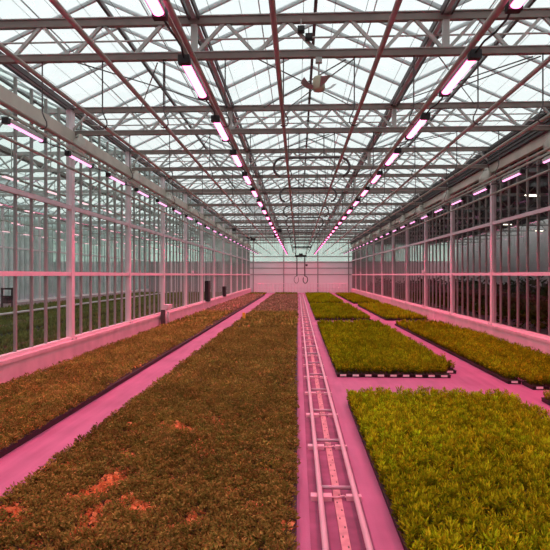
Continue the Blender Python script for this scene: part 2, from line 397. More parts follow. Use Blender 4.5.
fx, fy, fz = XC, Y0, CAM_H + 3.02
t = empty('circulation_fan', (fx, fy, fz)); tag(t, 'small ceiling fan with a tan motor and pale blades under the first truss', 'fan')
MB().tube([(0, 0, .43), (0, 0, .1)], .014, 8).box(-.05, .05, -.04, .04, .34, .46).build('hanger', M['steel'], t)
MB().tube([(0, 0, .13), (0, 0, .12), (0, 0, .09), (0, 0, -.07), (0, 0, -.1), (0, 0, -.12)], [.03, .07, .095, .10, .085, .03], 16).build('motor', M['tan'], t, True)
for q in range(4):
    a = math.radians(20 + 90 * q); b = MB(); nseg = 6
    for i in range(nseg):
        def P(s, w):
            rr = .1 + .18 * s; wid = .035 + .05 * s; tw = .6 - .35 * s
            return (rr * math.cos(a) - w * wid * math.sin(a) * math.cos(tw), rr * math.sin(a) + w * wid * math.cos(a) * math.cos(tw), -.06 + w * wid * math.sin(tw) + .10 * s * s)
        b.face([P(i / nseg, -1), P((i + 1) / nseg, -1), P((i + 1) / nseg, 1), P(i / nseg, 1)])
    b.build('blade', M['foil'], t, True)

def small_box(nm, x, y, z, w, d, h, label, cat, grp=None, mat='black'):
    t = empty(nm, (x, y, z)); tag(t, label, cat, grp)
    MB().box(-w / 2, w / 2, -d / 2, d / 2, -h / 2, h / 2).build('case', M[mat], t)
    MB().box(-w / 2 + .01, w / 2 - .01, -d / 2 - .012, -d / 2, -h / 2 + .01, h / 2 - .01).build('lid', M[mat], t)
    MB().tube([(0, 0, h / 2), (0, 0, h / 2 + .12)], .01, 6).build('bracket', M['steel'], t)
small_box('junction_box', XC - .28, Y0 - .08, Z_BOT + .36, .11, .09, .09, 'black junction box on the first truss, upper of two near the fan', 'box', 'boxes on the first truss')
small_box('junction_box', XC - .16, Y0 - .08, Z_BOT + .24, .11, .09, .09, 'black junction box on the first truss, lower of two near the fan', 'box', 'boxes on the first truss')
for i, (px, k, z, w) in enumerate(((277, 5, 2.55, .75), (252, 6, 2.35, .55), (275, 7, 2.9, .5), (248, 8, 3.1, .7), (233, 6, 3.0, .4))):
    y = Y0 + BAY * k - .3
    small_box('drive_motor', (px - 297) / 533 * y, y, CAM_H + z, w * .6, .2, .18, 'black screen drive motor hung near the %s truss' % ORD[k] if i not in (1, 4) else 'black screen drive motor near the seventh truss, %s' % ('larger one' if i == 1 else 'smaller one to its left'), 'motor', 'black motors under the far roof')

# boom at the far end
yb = 57.0
t = empty('irrigation_boom', (XC - .02, yb, 0)); tag(t, 'dark hanging irrigation trolley with looped hoses at the far end', 'irrigation boom')
MB().bar((-.62, 0, CAM_H + 2.02), (.62, 0, CAM_H + 2.02), .2, .22).box(-.2, .2, -.2, .2, CAM_H + 1.9, CAM_H + 2.3).build('carriage', M['black'], t)
for s in (-1, 1):
    MB().bar((s * .5, 0, CAM_H + 2.02), (s * .62, 0, Z_PIPE - .03), .07, .07).build('hanger_arm', M['black'], t)
    MB().bar((s * .42, 0, CAM_H + 2.0), (s * .42, 0, CAM_H - .1), .12, .12).build('upright', M['dark'], t)
    h = [(s * .42, 0, CAM_H - .1)] + [(s * (.42 + .18 + .24 * math.cos(math.radians(a)) - .12), 0, CAM_H - .5 + .38 * math.sin(math.radians(a))) for a in range(100, -240, -20)]
    MB().tube(h, .05 if s > 0 else .03, 6).build('hose', M['black' if s > 0 else 'dark'], t, True)
MB().box(.5, .72, -.1, .1, CAM_H + .95, CAM_H + 1.15).build('control_box', M['black'], t)
# dark spreader bar seen ahead of the boom
o = MB().bar((XC - .75, 44, Z_PIPE - .12), (XC + .75, 44, Z_PIPE - .12), .15, .12).tube([(XC - .56, 44, Z_PIPE - .1), (XC - .56, 44, Z_PIPE + .03)], .03, 6).tube([(XC + .56, 44, Z_PIPE - .1), (XC + .56, 44, Z_PIPE + .03)], .03, 6).build('spreader_bar', M['black'])
tag(o, 'dark spreader bar slung between the middle pipes far away', 'bar')

# ------------------------------------------------------------------ end wall and railing
yE = Y_END
b = MB().box(-30, XR + 12.2, yE, yE + .1, 0, 3.7)
o = b.build('wall_back', M['endscreen']); tag(o, 'far end wall of pale pink-lit screen panels', 'wall', kind=S)
b = MB()
for z in (CAM_H + .05, CAM_H + .8, CAM_H + 1.45, CAM_H + 2.15): b.box(XL, XR, yE - .05, yE, z - .05, z + .05)
o = b.build('trim_1', M['mull']); tag(o, 'grey horizontal rails across the far end wall', 'trim', kind=S)
for i, X in enumerate((XL + .4, XL + SPAN, XR - SPAN, XR - .4)):
    o = MB().box(X - .06, X + .06, yE - .2, yE - .05, 0, Z_GUT).build('column', M['mull'])
    tag(o, 'grey column on the far end wall, %s from the left' % ORD[i], 'column', 'columns of the far end wall', S)
b = MB().box(-30, XR + 12.2, yE, yE + .02, 3.7, Z_RIDGE + .1)
o = b.build('wall_gable', M['glass_hazy']); tag(o, 'glass gable above the far end wall', 'gable', kind=S)
t = empty('railing', (0, yE - 1.6, 0)); tag(t, 'pale tubular railing along the foot of the far end wall', 'railing')
for z in (.62, 1.12): MB().tube([(XL + .6, 0, z), (XR - .6, 0, z)], .035, 6).build('rail', M['white'], t)
x = XL + .6; pm = MB().tube([(0, 0, 0), (0, 0, 1.12)], .045, 6).mesh('post', M['white'])
while x < XR - .6: inst('post', pm, t, (x, 0, 0)); x += .36
o = MB().box(-30, XR + 12.2, Y_START - .1, Y_START, 0, Z_RIDGE + .3).build('wall_front', M['grey']); tag(o, 'unseen grey wall added behind the camera', 'wall', kind=S)  # unseen, added to keep open sky light out from behind

# ------------------------------------------------------------------ wall extras: bundles and folded blackout screen
def bundle_mesh(seed):
    r = random.Random(seed); b = MB(); nr, ns = 9, 14; rings = []
    for i in range(nr + 1):
        s = i / nr; rad = (.045 + .13 * math.sin(math.pi * min(1, s * 1.05) ** 1.3)) * (1 if i < nr else .35); n0 = len(b.v)
        for k in range(ns):
            a = 2 * math.pi * k / ns; q = rad * (1 + .22 * math.sin(k * 2.4 + seed) + r.uniform(-.08, .08))
            b.v.append((q * math.cos(a) + .03 * math.sin(s * 5 + seed), q * math.sin(a) * 1.2, -.62 * s))
        rings.append(n0)
    for a, c in zip(rings, rings[1:]):
        for k in range(ns): b.f.append((a + k, a + (k + 1) % ns, c + (k + 1) % ns, c + k))
    b.f.append(tuple(rings[-1] + k for k in range(ns)))
    return b.mesh('cloth', M['cloth'], True)
bms = [bundle_mesh(s) for s in range(4)]
tie_m = MB().tube([(.07 * math.cos(a / 5 * math.pi), .08 * math.sin(a / 5 * math.pi), -.08) for a in range(11)], .012, 5).mesh('tie', M['dark'])
for side, X, sg in (('left', XL, 1), ('right', XR, -1)):
    for i, j in enumerate(range(1, 12)):
        t = empty('cloth_bundle', (X + sg * .33, Y0 + BAY * j - .28, Z_BOT - .10)); tag(t, 'gathered pale screen cloth hanging by the %s wall column, %s from the camera' % (side, ORD[i]), 'cloth bundle', 'cloth bundles on the %s wall' % side)
        inst('cloth', bms[(i + (sg > 0)) % 4], t); inst('tie', tie_m, t)
b = MB()
for i in range(9):
    z = Z_BOT + .05 + i * .052; off = .05 if i % 2 else 0
    b.bar((0, .12, z), (0, BAY - .12, z), .14 - off, .036)
fold_m = b.mesh('folded_cloth', M['screen'])
for i, j in enumerate(range(0, 12)):
    t = empty('blackout_screen', (XR - .17, Y0 + BAY * j, 0)); tag(t, 'dark folded blackout screen above the right wall beam, %s bay from the camera' % ORD[i], 'screen', 'folded blackout screens')
    inst('folded_cloth', fold_m, t)
    MB().box(-.03, .03, .12, BAY - .12, Z_BOT + .53, Z_BOT + .57).build('rod', M['dark'], t)

# control cabinets, pump, devices on the left wall
for (y, w, z0, h, lab) in ((32.2, .34, CURB, 1.25, 'tall black control cabinet on the left curb'), (39.6, .26, CURB, .75, 'small black control cabinet farther along the left curb')):
    t = empty('control_cabinet', (XL + .09, y, z0)); tag(t, lab, 'cabinet', 'cabinets on the left curb')
    MB().box(-.06, .16, -w * 1.1, w * 1.1, 0, h).build('body', M['black'], t)
    dr = MB().box(.16, .175, -w, w, .05, h - .05).build('door', M['black'], t)
    MB().box(.175, .19, w * .6, w * .75, h * .45, h * .6).build('handle', M['steel'], dr)
t = empty('valve_manifold', (XL + .32, 21.1, 0)); tag(t, 'pale pipe manifold with a box standing at the left curb', 'manifold')
MB().tube([(0, 0, 0), (0, 0, .55), (0, .08, .66), (0, .25, .72), (0, .8, .72)], .06, 8).build('riser', M['white'], t, True)
MB().tube([(0, .55, 0), (0, .55, .6)], .05, 8).build('riser', M['white'], t, True)
MB().box(-.1, .12, .05, .75, .74, .9).build('valve_box', M['white'], t)
MB().box(-.09, .05, -.32, -.12, .0, .72).build('meter', M['dark'], t)
for X, y, nm, lab in ((XL + .1, 27.8, 'sensor_box', 'small pale sensor box on the middle rail of the left wall'), (XR - .1, 26.6, 'sensor_box', 'small pink-lit sensor box on the middle rail of the right wall')):
    small_box(nm, X, y, CAM_H + .16, .10, .3, .13, lab, 'sensor', None, 'endwall')
t = empty('marker_card', (-2.36, 23.2, 0)); tag(t, 'small yellow marker card on a stick at the bed edge', 'marker')
MB().tube([(0, 0, 0), (0, 0, .3)], .012, 6).build('stick', M['tan'], t); MB().box(-.065, .065, -.008, .008, .2, .46).build('card', M['yellow'], t)

# ------------------------------------------------------------------ pipe rail track
t = empty('rail_track', (0, 0, 0)); tag(t, 'pink-lit pipe rail track with cross sleepers down the middle path', 'track')
x1, x2 = .205, .53
MB().box(.10, .59, 1, 58, 0, .006).build('track_mat', M['mat'], t)
b = MB().box(.335, .405, 1, 58, .006, .02); b.build('drain_strip', M['drip'], t)
hb = MB()
for i in range(240):
    y = 2 + i * .16
    hb.box(.352 + (.03 if i % 2 else 0), .364 + (.03 if i % 2 else 0), y, y + .03, .02, .0215)
hb.build('drain_holes', M['dark'], t)
for X in (x1, x2): MB().tube([(X, 1, .075), (X, 58, .075)], .026, 10).build('rail', M['rail'], t, True)
slp = MB().tube([(x1, 0, .075), (x2, 0, .075)], .02, 8).mesh('sleeper', M['sleeper'], True)
plt_ = MB().box(x1 - .085, x1 + .11, -.045, .045, .006, .05).box(x2 - .08, x2 + .06, -.03, .03, .006, .05).tube([(x1 + .11, 0, .03), (x1 + .17, -.02, .035), (x1 + .22, .02, .035), (x2 - .08, 0, .03)], .009, 6).mesh('foot_plate', M['curb'])
y = 2.2
while y < 58:
    inst('sleeper', slp, t, (0, y, 0)); inst('foot_plate', plt_, t, (0, y - .11, 0)); y += 1.45

# ------------------------------------------------------------------ plants
def cols(base, n, var): return np.clip(np.array(base)[None, :] * (1 + rng.uniform(-var, var, (n, 1))), 0, 1)
def shoot(nb, h0, h1, wd, spread, cb, ct):
    V, F, C = [], [], []
    for i in range(nb):
        a = rng.uniform(0, 6.283); r0 = rng.uniform(0, .25) * spread; lean = rng.uniform(.15, 1.) * spread; h = rng.uniform(h0, h1); w = wd * rng.uniform(.7, 1.3)
        ca, sa = math.cos(a), math.sin(a); ta = a + rng.uniform(-.6, .6) + 1.57; tx, ty = math.cos(ta) * w / 2, math.sin(ta) * w / 2
        n = len(V); v = rng.uniform(.75, 1.25)
        for s, ww, rr in ((0., .5, r0), (.55, 1., r0 + lean * .45), (1., 0., r0 + lean * (1 + rng.uniform(-.2, .4)))):
            z = h * s
            if ww: V += [(rr * ca - tx * ww, rr * sa - ty * ww, z), (rr * ca + tx * ww, rr * sa + ty * ww, z)]
            else: V += [(rr * ca, rr * sa, z)]
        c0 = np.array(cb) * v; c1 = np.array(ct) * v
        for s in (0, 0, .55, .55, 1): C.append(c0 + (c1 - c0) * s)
        F += [(n, n + 1, n + 3), (n, n + 3, n + 2), (n + 2, n + 3, n + 4)]
    return np.array(V), np.array(F), np.clip(np.array(C), 0, 1)
def mound(nl, R, h, ln, wd, ca_, cb_, flat=1., twig=False):
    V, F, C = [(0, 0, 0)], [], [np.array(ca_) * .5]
    for i in range(nl):
        a = rng.uniform(0, 6.283); r = R * math.sqrt(rng.uniform(0, 1)); z = h * (1 - .55 * (r / R) ** 2) * rng.uniform(.55, 1.05)
        d = Vector((math.cos(a + rng.uniform(-1, 1)), math.sin(a + rng.uniform(-1, 1)), rng.uniform(-.1, 1.1) * flat)).normalized()
        u = d.cross(Vector((rng.normal(), rng.normal(), rng.normal()))).normalized() * wd * .5
        p = Vector((r * math.cos(a), r * math.sin(a), z)); L_ = ln * rng.uniform(.7, 1.3); n = len(V)
        V += [tuple(p), tuple(p + d * L_ * .5 + u), tuple(p + d * L_ * .5 - u), tuple(p + d * L_)]
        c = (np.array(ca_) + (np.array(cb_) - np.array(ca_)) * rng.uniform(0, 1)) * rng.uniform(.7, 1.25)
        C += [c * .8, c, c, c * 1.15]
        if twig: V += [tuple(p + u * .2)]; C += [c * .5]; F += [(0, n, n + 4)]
        F += [(n, n + 1, n + 2), (n + 1, n + 3, n + 2)]
    return np.array(V), np.array(F), np.clip(np.array(C), 0, 1)

def sprig(nl, h, R, ln, wd, cb, ct):
    # upright shoot clothed in short leaves, paler toward the tips
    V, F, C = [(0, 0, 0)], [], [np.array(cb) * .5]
    stems = [(rng.uniform(-R, R) * .6, rng.uniform(-R, R) * .6, h * rng.uniform(.7, 1.1)) for _ in range(3)]
    for i in range(nl):
        sx, sy, sh = stems[i % 3]; s = rng.uniform(.12, 1) ** .8; a = rng.uniform(0, 6.283)
        up = rng.uniform(.35, 1.1) + (1.2 if s > .85 else 0); d = Vector((math.cos(a), math.sin(a), up)).normalized()
        u = d.cross(Vector((rng.normal(), rng.normal(), rng.normal()))).normalized() * wd * .5 * rng.uniform(.7, 1.3)
        p = Vector((sx * (.5 + .5 * s) + math.cos(a) * R * .2, sy * (.5 + .5 * s) + math.sin(a) * R * .2, sh * s)); L_ = ln * rng.uniform(.7, 1.3); n = len(V)
        V += [tuple(p), tuple(p + d * L_ * .45 + u), tuple(p + d * L_ * .45 - u), tuple(p + d * L_)]
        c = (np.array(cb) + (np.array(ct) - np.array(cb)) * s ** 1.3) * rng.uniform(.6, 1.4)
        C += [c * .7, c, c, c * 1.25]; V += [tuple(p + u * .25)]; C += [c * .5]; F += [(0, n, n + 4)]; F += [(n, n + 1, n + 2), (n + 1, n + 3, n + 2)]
    return np.array(V), np.array(F), np.clip(np.array(C), 0, 1)
def make_mesh(name, V, F, C):
    me = bpy.data.meshes.new(name)
    me.vertices.add(len(V)); me.vertices.foreach_set('co', V.astype(np.float32).ravel())
    me.loops.add(len(F) * 3); me.polygons.add(len(F))
    me.polygons.foreach_set('loop_start', np.arange(0, len(F) * 3, 3, dtype=np.int32))
    me.loops.foreach_set('vertex_index', F.astype(np.int32).ravel())
    me.update(calc_edges=True)
    a = me.color_attributes.new('Col', 'FLOAT_COLOR', 'POINT')
    a.data.foreach_set('color', np.concatenate([C, np.ones((len(C), 1))], 1).astype(np.float32).ravel())
    me.materials.append(M['leaf']); return me
def scatter(name, temps, pts, sizes, tints):
    """many copies of the plant templates as one stuff mesh"""
    VV, FF, CC = [], [], []; base = 0
    pick = rng.integers(0, len(temps), len(pts)); rot = rng.uniform(0, 6.283, len(pts))
    for ti, (V, F, C) in enumerate(temps):
        idx = np.where(pick == ti)[0]
        if not len(idx): continue
        c, s = np.cos(rot[idx])[:, None], np.sin(rot[idx])[:, None]; sc = sizes[idx][:, None]
        X = (V[None, :, 0] * c - V[None, :, 1] * s) * sc + pts[idx, 0][:, None]
        Yv = (V[None, :, 0] * s + V[None, :, 1] * c) * sc + pts[idx, 1][:, None]
        Z = V[None, :, 2] * sc + pts[idx, 2][:, None]
        VV.append(np.stack([X, Yv, Z], -1).reshape(-1, 3))
        FF.append((F[None] + (np.arange(len(idx)) * len(V))[:, None, None]).reshape(-1, 3) + base); base += len(idx) * len(V)
        CC.append(np.clip(C[None] * tints[idx][:, None, :], 0, 1).reshape(-1, 3))
    me = make_mesh(name, np.concatenate(VV), np.concatenate(FF), np.concatenate(CC))
    return inst(name, me)
def grid(x0, x1, y0, y1, p, jit=.3):
    xs = np.arange(x0 + p / 2, x1 - p / 3, p); ys = np.arange(y0 + p / 2, y1 - p / 3, p)
    g = np.stack(np.meshgrid(xs, ys), -1).reshape(-1, 2) + rng.uniform(-jit, jit, (len(xs) * len(ys), 2)) * p
    return g
def in_view(p, z):
    th = .043; r = p[:, 0] * math.cos(th) + p[:, 1] * math.sin(th); d = p[:, 1] * math.cos(th) - p[:, 0] * math.sin(th)
    px = 275 + 533 * r / d; py = 275 + 533 * (CAM_H - z) / d
    return (px > 2) & (px < 548) & (py < 545) & (d > .5), d

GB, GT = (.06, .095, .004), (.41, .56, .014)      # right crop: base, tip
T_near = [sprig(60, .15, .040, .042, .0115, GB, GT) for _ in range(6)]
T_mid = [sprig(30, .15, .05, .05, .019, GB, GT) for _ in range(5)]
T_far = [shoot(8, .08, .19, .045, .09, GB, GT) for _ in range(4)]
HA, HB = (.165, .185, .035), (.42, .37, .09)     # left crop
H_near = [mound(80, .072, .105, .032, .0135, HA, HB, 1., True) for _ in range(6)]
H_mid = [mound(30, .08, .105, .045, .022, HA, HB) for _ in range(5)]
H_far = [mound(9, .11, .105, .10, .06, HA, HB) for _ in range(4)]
D_near = [mound(22, .05, .05, .04, .032, (.80, .33, .10), (.98, .50, .20), .3) for _ in range(3)]

TRAY_T = .065
tray_cache = {}
def tray(x, y, w, l, label, grp, tagged=0):
    key = (round(w, 3), round(l, 3))
    if key not in tray_cache:
        b = MB().box(0, w, 0, l, 0, .012)
        for q in ((0, .014, 0, l), (w - .014, w, 0, l), (0, w, 0, .014), (0, w, l - .014, l)): b.box(*q, .0, TRAY_T)
        b.box(-.008, w + .008, -.008, .006, TRAY_T - .012, TRAY_T); b.box(-.008, .006, 0, l, TRAY_T - .012, TRAY_T)
        tray_cache[key] = (b.mesh('shell', M['tray']), MB().box(w * .22, w * .72, -.018, -.008, .022, .062).mesh('tag', M['tag']), MB().box(.014, w - .014, .014, l - .014, .012, .05).mesh('soil', M['soil_right']))
    t = empty('plant_tray', (x, y, 0)); tag(t, label, 'tray', grp)
    inst('shell', tray_cache[key][0], t); inst('soil', tray_cache[key][2], t)
    if tagged: inst('tag', tray_cache[key][1], t)

TW, TL = .255, .5
def right_bed(x0, x1, y0, y1, where, front=True, side=True, step=None):
    """plants + edge trays + peat; step: list of (xa, xb, dy) shifts of the front edge"""
    nx = int(round((x1 - x0) / TW)); w = (x1 - x0) / nx
    def shift(x):
        for xa, xb, dy in (step or ()):
            if xa <= x < xb: return dy
        return 0.
    if front:
        for i in range(nx):
            xx = x0 + i * w
            tray(xx, y0 + shift(xx + w / 2), w - .004, TL, ('tagged' if y0 < 20 else 'plain') + ' black tray, %s from left, front of %s' % (ORD[i], where), 'trays along the front of the ' + where, y0 < 20)
    if side:
        y = y0 + shift(x0 + .1) + (TL + .004 if front else 0); i = 0
        while y + TL <= y1 and i < 34:
            tray(x0, y, w - .004, TL, 'black tray, %s from camera, path side of %s' % (ORD[i], where), 'trays along the side of the ' + where); y += TL + .004; i += 1
    b = MB().box(x0 + w + .004, x1, y0 + TL + .56 * (1 if step else 0) + .01, y1, 0, .055)
    o = b.build('soil', M['soil_right']); tag(o, 'dark peat under the plants of the ' + where, 'soil', kind='stuff')
    return shift

def add_right(x0, x1, y0, y1, where, shift, split=False):
    far_o = []
    for (ya, yb_, temps, p, sc) in ((y0, 10.5, T_near, .074, 1.05), (10.5, 19, T_mid, .085, 1.1), (19, 70, T_far, .16, 1.12)):
        a, b_ = max(ya, y0 - .6), min(yb_, y1)
        if b_ - a < .05: continue
        if ya == y0: a = y0 - .6
        g = grid(x0 - .01, x1 + .03, a, b_, p)
        keep = np.array([q[1] > y0 + .03 + shift(q[0]) for q in g]); g = g[keep]
        far_o.append((g, temps, sc))
    return far_o

RB = [ # x0,x1,y0,y1,name,front,side,steps
    (.81, 3.38, 1.6, 8.86, 'foreground bed right of track', False, True, None),
    (.81, 3.37, 11.0, 22.5, 'second bed right of track', True, True, [(3.1, 3.4, .5)]),
    (.81, 3.37, 24.7, 36.4, 'third bed right of track', True, True, None),
    (.81, 3.37, 38.9, 58.0, 'farthest bed right of track', True, True, None),
    (4.05, 6.0, 2.0, 9.06, 'nearest bed by right wall', False, True, None),
    (4.05, 6.0, 10.45, 22.6, 'second bed by right wall', True, True, [(4.29, 6.1, -.52)]),
    (4.05, 6.0, 24.8, 36.5, 'third bed by right wall', True, True, None),
    (4.05, 6.0, 39.0, 58.0, 'farthest bed by right wall', True, True, None)]
for (x0, x1, y0, y1, nm, fr, sd, stp) in RB:
    sh = right_bed(x0, x1, y0, y1, nm, fr, sd, stp)
    parts_ = add_right(x0, x1, y0, y1, nm, sh)
    single = None
    if nm.startswith('foreground'):
        g, temps, sc = parts_[0]
        ok, d = in_view(g, .1); idx = np.where(ok)[0]; idx = idx[np.argsort(d[idx])][:300]
        single = g[idx]; mask = np.ones(len(g), bool); mask[idx] = False; parts_[0] = (g[mask], temps, sc)
    objs = []
    for q, (g, temps, sc) in enumerate(parts_):
        pts = np.concatenate([g, np.full((len(g), 1), .058)], 1)
        patch = .85 + .3 * (np.sin(g[:, 0] * 2.1 + g[:, 1] * .7) * np.sin(g[:, 1] * 1.3 - g[:, 0]) * .5 + .5)
        tint = patch[:, None] * rng.uniform(.7, 1.3, (len(g), 1)) * (1 + rng.uniform(-.12, .12, (len(g), 3)))
        objs.append((temps, pts, sc * rng.uniform(.68, 1.25, len(g)), tint))
    # merge the LODs of a bed into one stuff object
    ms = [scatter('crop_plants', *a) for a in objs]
    o = ms[0]
    if len(ms) > 1:
        VV, FF, CC, base = [], [], [], 0
        for m in ms:
            me = m.data; v = np.empty(len(me.vertices) * 3, np.float32); me.vertices.foreach_get('co', v); VV.append(v.reshape(-1, 3))
            l = np.empty(len(me.loops), np.int32); me.loops.foreach_get('vertex_index', l); FF.append(l.reshape(-1, 3) + base); base += len(me.vertices)
            c = np.empty(len(me.vertices) * 4, np.float32); me.color_attributes['Col'].data.foreach_get('color', c); CC.append(c.reshape(-1, 4)[:, :3])
        for m in ms: bpy.data.objects.remove(m)
        o = inst('crop_plants', make_mesh('crop_plants', np.concatenate(VV), np.concatenate(FF), np.concatenate(CC)))
    tag(o, 'dense upright yellow-green young plants filling the ' + nm, 'plants', 'crop of yellow-green plants', 'stuff')
    if single is not None:
        meshes = [make_mesh('young_plant', *tt) for tt in T_near]
        for i, (x, y) in enumerate(single):
            s = 1.05 * random.uniform(.68, 1.25)
            p = inst('young_plant', meshes[i % 6], None, (x, y, .058), (0, 0, random.uniform(0, 6.28)), (s, s, s))
            tag(p, 'upright yellow-green young plant in the nearest rows of the foreground bed right of the track', 'plant', 'nearest yellow-green plants')

# left beds
def left_bed(x0, x1, y0, y1, nm, clusters, want_single):
    b = MB().box(x0, x1, y0, y1, 0, .05); o = b.build('soil', M['soil']); tag(o, 'dark peat under the ' + nm, 'soil', kind='stuff')
    for xx, side in ((x0, 'left'), (x1, 'right')):
        e = MB().box(xx - .012, xx + .012, y0, y1, 0, .075); e.box(xx - .02, xx + .02, y0, y1, .07, .08)
        o = e.build('bed_edging', M['tray']); tag(o, 'black plastic edging on the %s side of the %s' % (side, nm), 'edging', 'black bed edgings')
    cl = [(random.uniform(x0, x1), y0 + 1.6 + (y1 - y0) * random.random() ** 2.2 * .6, random.uniform(.025, .075)) for _ in range(clusters)]
    for _ in range(clusters // 3): cl.append((random.uniform(x0, x1), random.uniform(3.6, 7.5), random.uniform(.06, .12)))
    cl += [(cx + random.uniform(-.25, .25), cy + random.uniform(-.25, .25), random.uniform(.02, .05)) for cx, cy, cr in cl for _ in range(2)]
    lots = []; single = []
    for (ya, yb_, temps, p) in ((y0, 9.5, H_near, .085), (9.5, 20, H_mid, .10), (20, y1, H_far, .16)):
        m_ = .14 if temps is H_far else .03
        g = grid(x0 + m_, x1 - m_ * .5, ya, yb_, p)
        dead = np.zeros(len(g), bool)
        for cx, cy, cr in cl: dead |= ((g[:, 0] - cx) ** 2 + ((g[:, 1] - cy) * .8) ** 2) < cr ** 2
        tone = .78 + .35 * (np.sin(g[:, 0] * 3.1 + g[:, 1] * .9) * np.sin(g[:, 1] * 1.7 - g[:, 0] * 1.3) * .5 + .5)
        tint = tone[:, None] * rng.uniform(.7, 1.3, (len(g), 1)) * (1 + rng.uniform(-.1, .1, (len(g), 3)))
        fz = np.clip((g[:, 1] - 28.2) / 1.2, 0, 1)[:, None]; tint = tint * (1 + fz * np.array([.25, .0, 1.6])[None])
        sz = rng.uniform(.75, 1.25, len(g)) * np.where(rng.random(len(g)) < .06, .55, 1)
        live = np.where(~dead)[0]
        if temps is H_near and want_single:
            ok, d = in_view(g[live], .08); idx = np.where(ok)[0]; idx = idx[np.argsort(d[idx])][:300]
            single = g[live[idx]]; m = np.ones(len(live), bool); m[idx] = False; live = live[m]
        pts = np.concatenate([g, np.full((len(g), 1), .052)], 1)
        lots.append((temps, pts[live], sz[live], tint[live]))
        dd = np.where(dead)[0]
        if len(dd): lots.append((D_near, pts[dd], rng.uniform(.8, 1.3, len(dd)) * (p / .085), rng.uniform(.8, 1.15, (len(dd), 1)) * np.ones((1, 3))))
    VV, FF, CC, base = [], [], [], 0
    for a in lots:
        m = scatter('tmp', *a); me = m.data
        v = np.empty(len(me.vertices) * 3, np.float32); me.vertices.foreach_get('co', v); VV.append(v.reshape(-1, 3))
        l = np.empty(len(me.loops), np.int32); me.loops.foreach_get('vertex_index', l); FF.append(l.reshape(-1, 3) + base); base += len(me.vertices)
        c = np.empty(len(me.vertices) * 4, np.float32); me.color_attributes['Col'].data.foreach_get('color', c); CC.append(c.reshape(-1, 4)[:, :3])
        bpy.data.objects.remove(m); bpy.data.meshes.remove(me)
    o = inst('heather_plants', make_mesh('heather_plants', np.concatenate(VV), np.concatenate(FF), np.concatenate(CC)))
    tag(o, 'dense low olive-brown plants with orange bare spots filling the ' + nm, 'plants', 'crop of olive-brown plants', 'stuff')
    if want_single:
        meshes = [make_mesh('heather_plant', *tt) for tt in H_near]
        for i, (x, y) in enumerate(single):
            s = random.uniform(.75, 1.25)
            p = inst('heather_plant', meshes[i % 6], None, (x, y, .052), (0, 0, random.uniform(0, 6.28)), (s, s, s))
            tag(p, 'low olive-brown plant in the nearest rows of the bed left of the track', 'plant', 'nearest olive-brown plants')
left_bed(-2.63, -.03, 2.0, 54.5, 'wide bed left of the track', 80, True)
left_bed(-5.33, -3.42, 3.0, 54.5, 'narrow bed along the left glass wall', 16, False)
for x0, x1, nm in ((-5.40, -3.42, 'far end of the narrow left bed'), (-2.63, -.03, 'far end of the wide left bed')):
    g = grid(x0 + .15, x1, 55.2, 59.8, .16); pts = np.concatenate([g, np.full((len(g), 1), .02)], 1)
    o = scatter('crop_plants', T_far, pts, rng.uniform(.9, 1.2, len(g)), np.ones((len(g), 3)) * .6)
    tag(o, 'strip of green plants across the ' + nm, 'plants', 'far green strips', 'stuff')

# ------------------------------------------------------------------ neighbouring bay on the left (seen through the glass)
nb_truss = MB().box(XL + .1, XR - .1, -.045, .045, Z_TOP - .06, Z_TOP + .055).box(XL + .1, XR - .1, -.045, .045, Z_BOT - .055, Z_BOT + .045)
for i in range(12):
    a = XL + PAN * i
    nb_truss.bar((a, 0, Z_BOT), (a + PAN / 2, 0, Z_TOP), .045, .045, (0, 1, 0)); nb_truss.bar((a + PAN / 2, 0, Z_TOP), (a + PAN, 0, Z_BOT), .045, .045, (0, 1, 0))
for i in range(12): nb_truss.tube([(XL + PAN * (i + .5), 0, Z_BOT), (XL + PAN * (i + .5), 0, Z_PIPE - .05)], .012, 5)
nb_truss_m = nb_truss.mesh('lattice', M['steel'])
colw = MB().box(-.07, .07, -.085, .085, 0, Z_GUT).mesh('column', M['white'])
nblens = MB().box(-.04, .04, .2, .85, -.03, 0).mesh('lens', M['lamp_next']); nbbody = MB().box(-.05, .05, .17, .88, 0, .06).mesh('housing', M['steel'])
for h, hn in ((1, 'next hall on the left'), (2, 'second hall on the left')):
    dx = -W * h
    for i in range(3): roof_span(XL + dx + SPAN * i, '%s roof span of the %s' % (('left', 'middle', 'right')[i], hn))
    for i in range(3):
        X = XL + dx + SPAN * i
        b = MB().box(X - .1, X + .1, Y_START, Y_END, Z_GUT - .14, Z_GUT); o = b.build('gutter', M['chord']); tag(o, 'roof gutter of the %s, %s from its left' % (hn, ORD[i]), 'gutter', 'gutters beyond the glass', S)
    for k in range(0, 12):
        o = inst('roof_truss', nb_truss_m, None, (dx, Y0 + BAY * k, 0)); tag(o, 'lattice truss of the %s, %s from the camera' % (hn, ORD[k]), 'truss', 'trusses beyond the left glass')
        t = inst('column', colw, None, (XL + dx, Y0 + BAY * k, 0)); tag(t, 'white column of the %s, %s from the camera' % (hn, ORD[k]), 'column', 'columns beyond the left glass', S)
    for i, u in enumerate((-4.47, -1.49, 1.49, 4.47)):
        o = MB().tube([(XC + dx + u, 0, Z_PIPE), (XC + dx + u, Y_END - .3, Z_PIPE)], .03, 6).build('heating_pipe', M['pipe']); tag(o, 'overhead pipe of the %s, %s from its left' % (hn, ORD[i]), 'pipe', 'pipes beyond the left glass')
    if h == 1:
        for ri, u in enumerate((-4.47, -1.49, 1.49, 4.47)):
            for q in range(18):
                y = 12.4 + 2.25 * q
                t = empty('grow_lamp', (XC + dx + u, y, Z_PIPE - .02)); tag(t, 'pale grow lamp in the next left hall, %s row, %s from the camera' % (ORD[ri], ORD[q]), 'lamp', 'lamps beyond the left glass')
                inst('lens', nblens, t); inst('housing', nbbody, t)
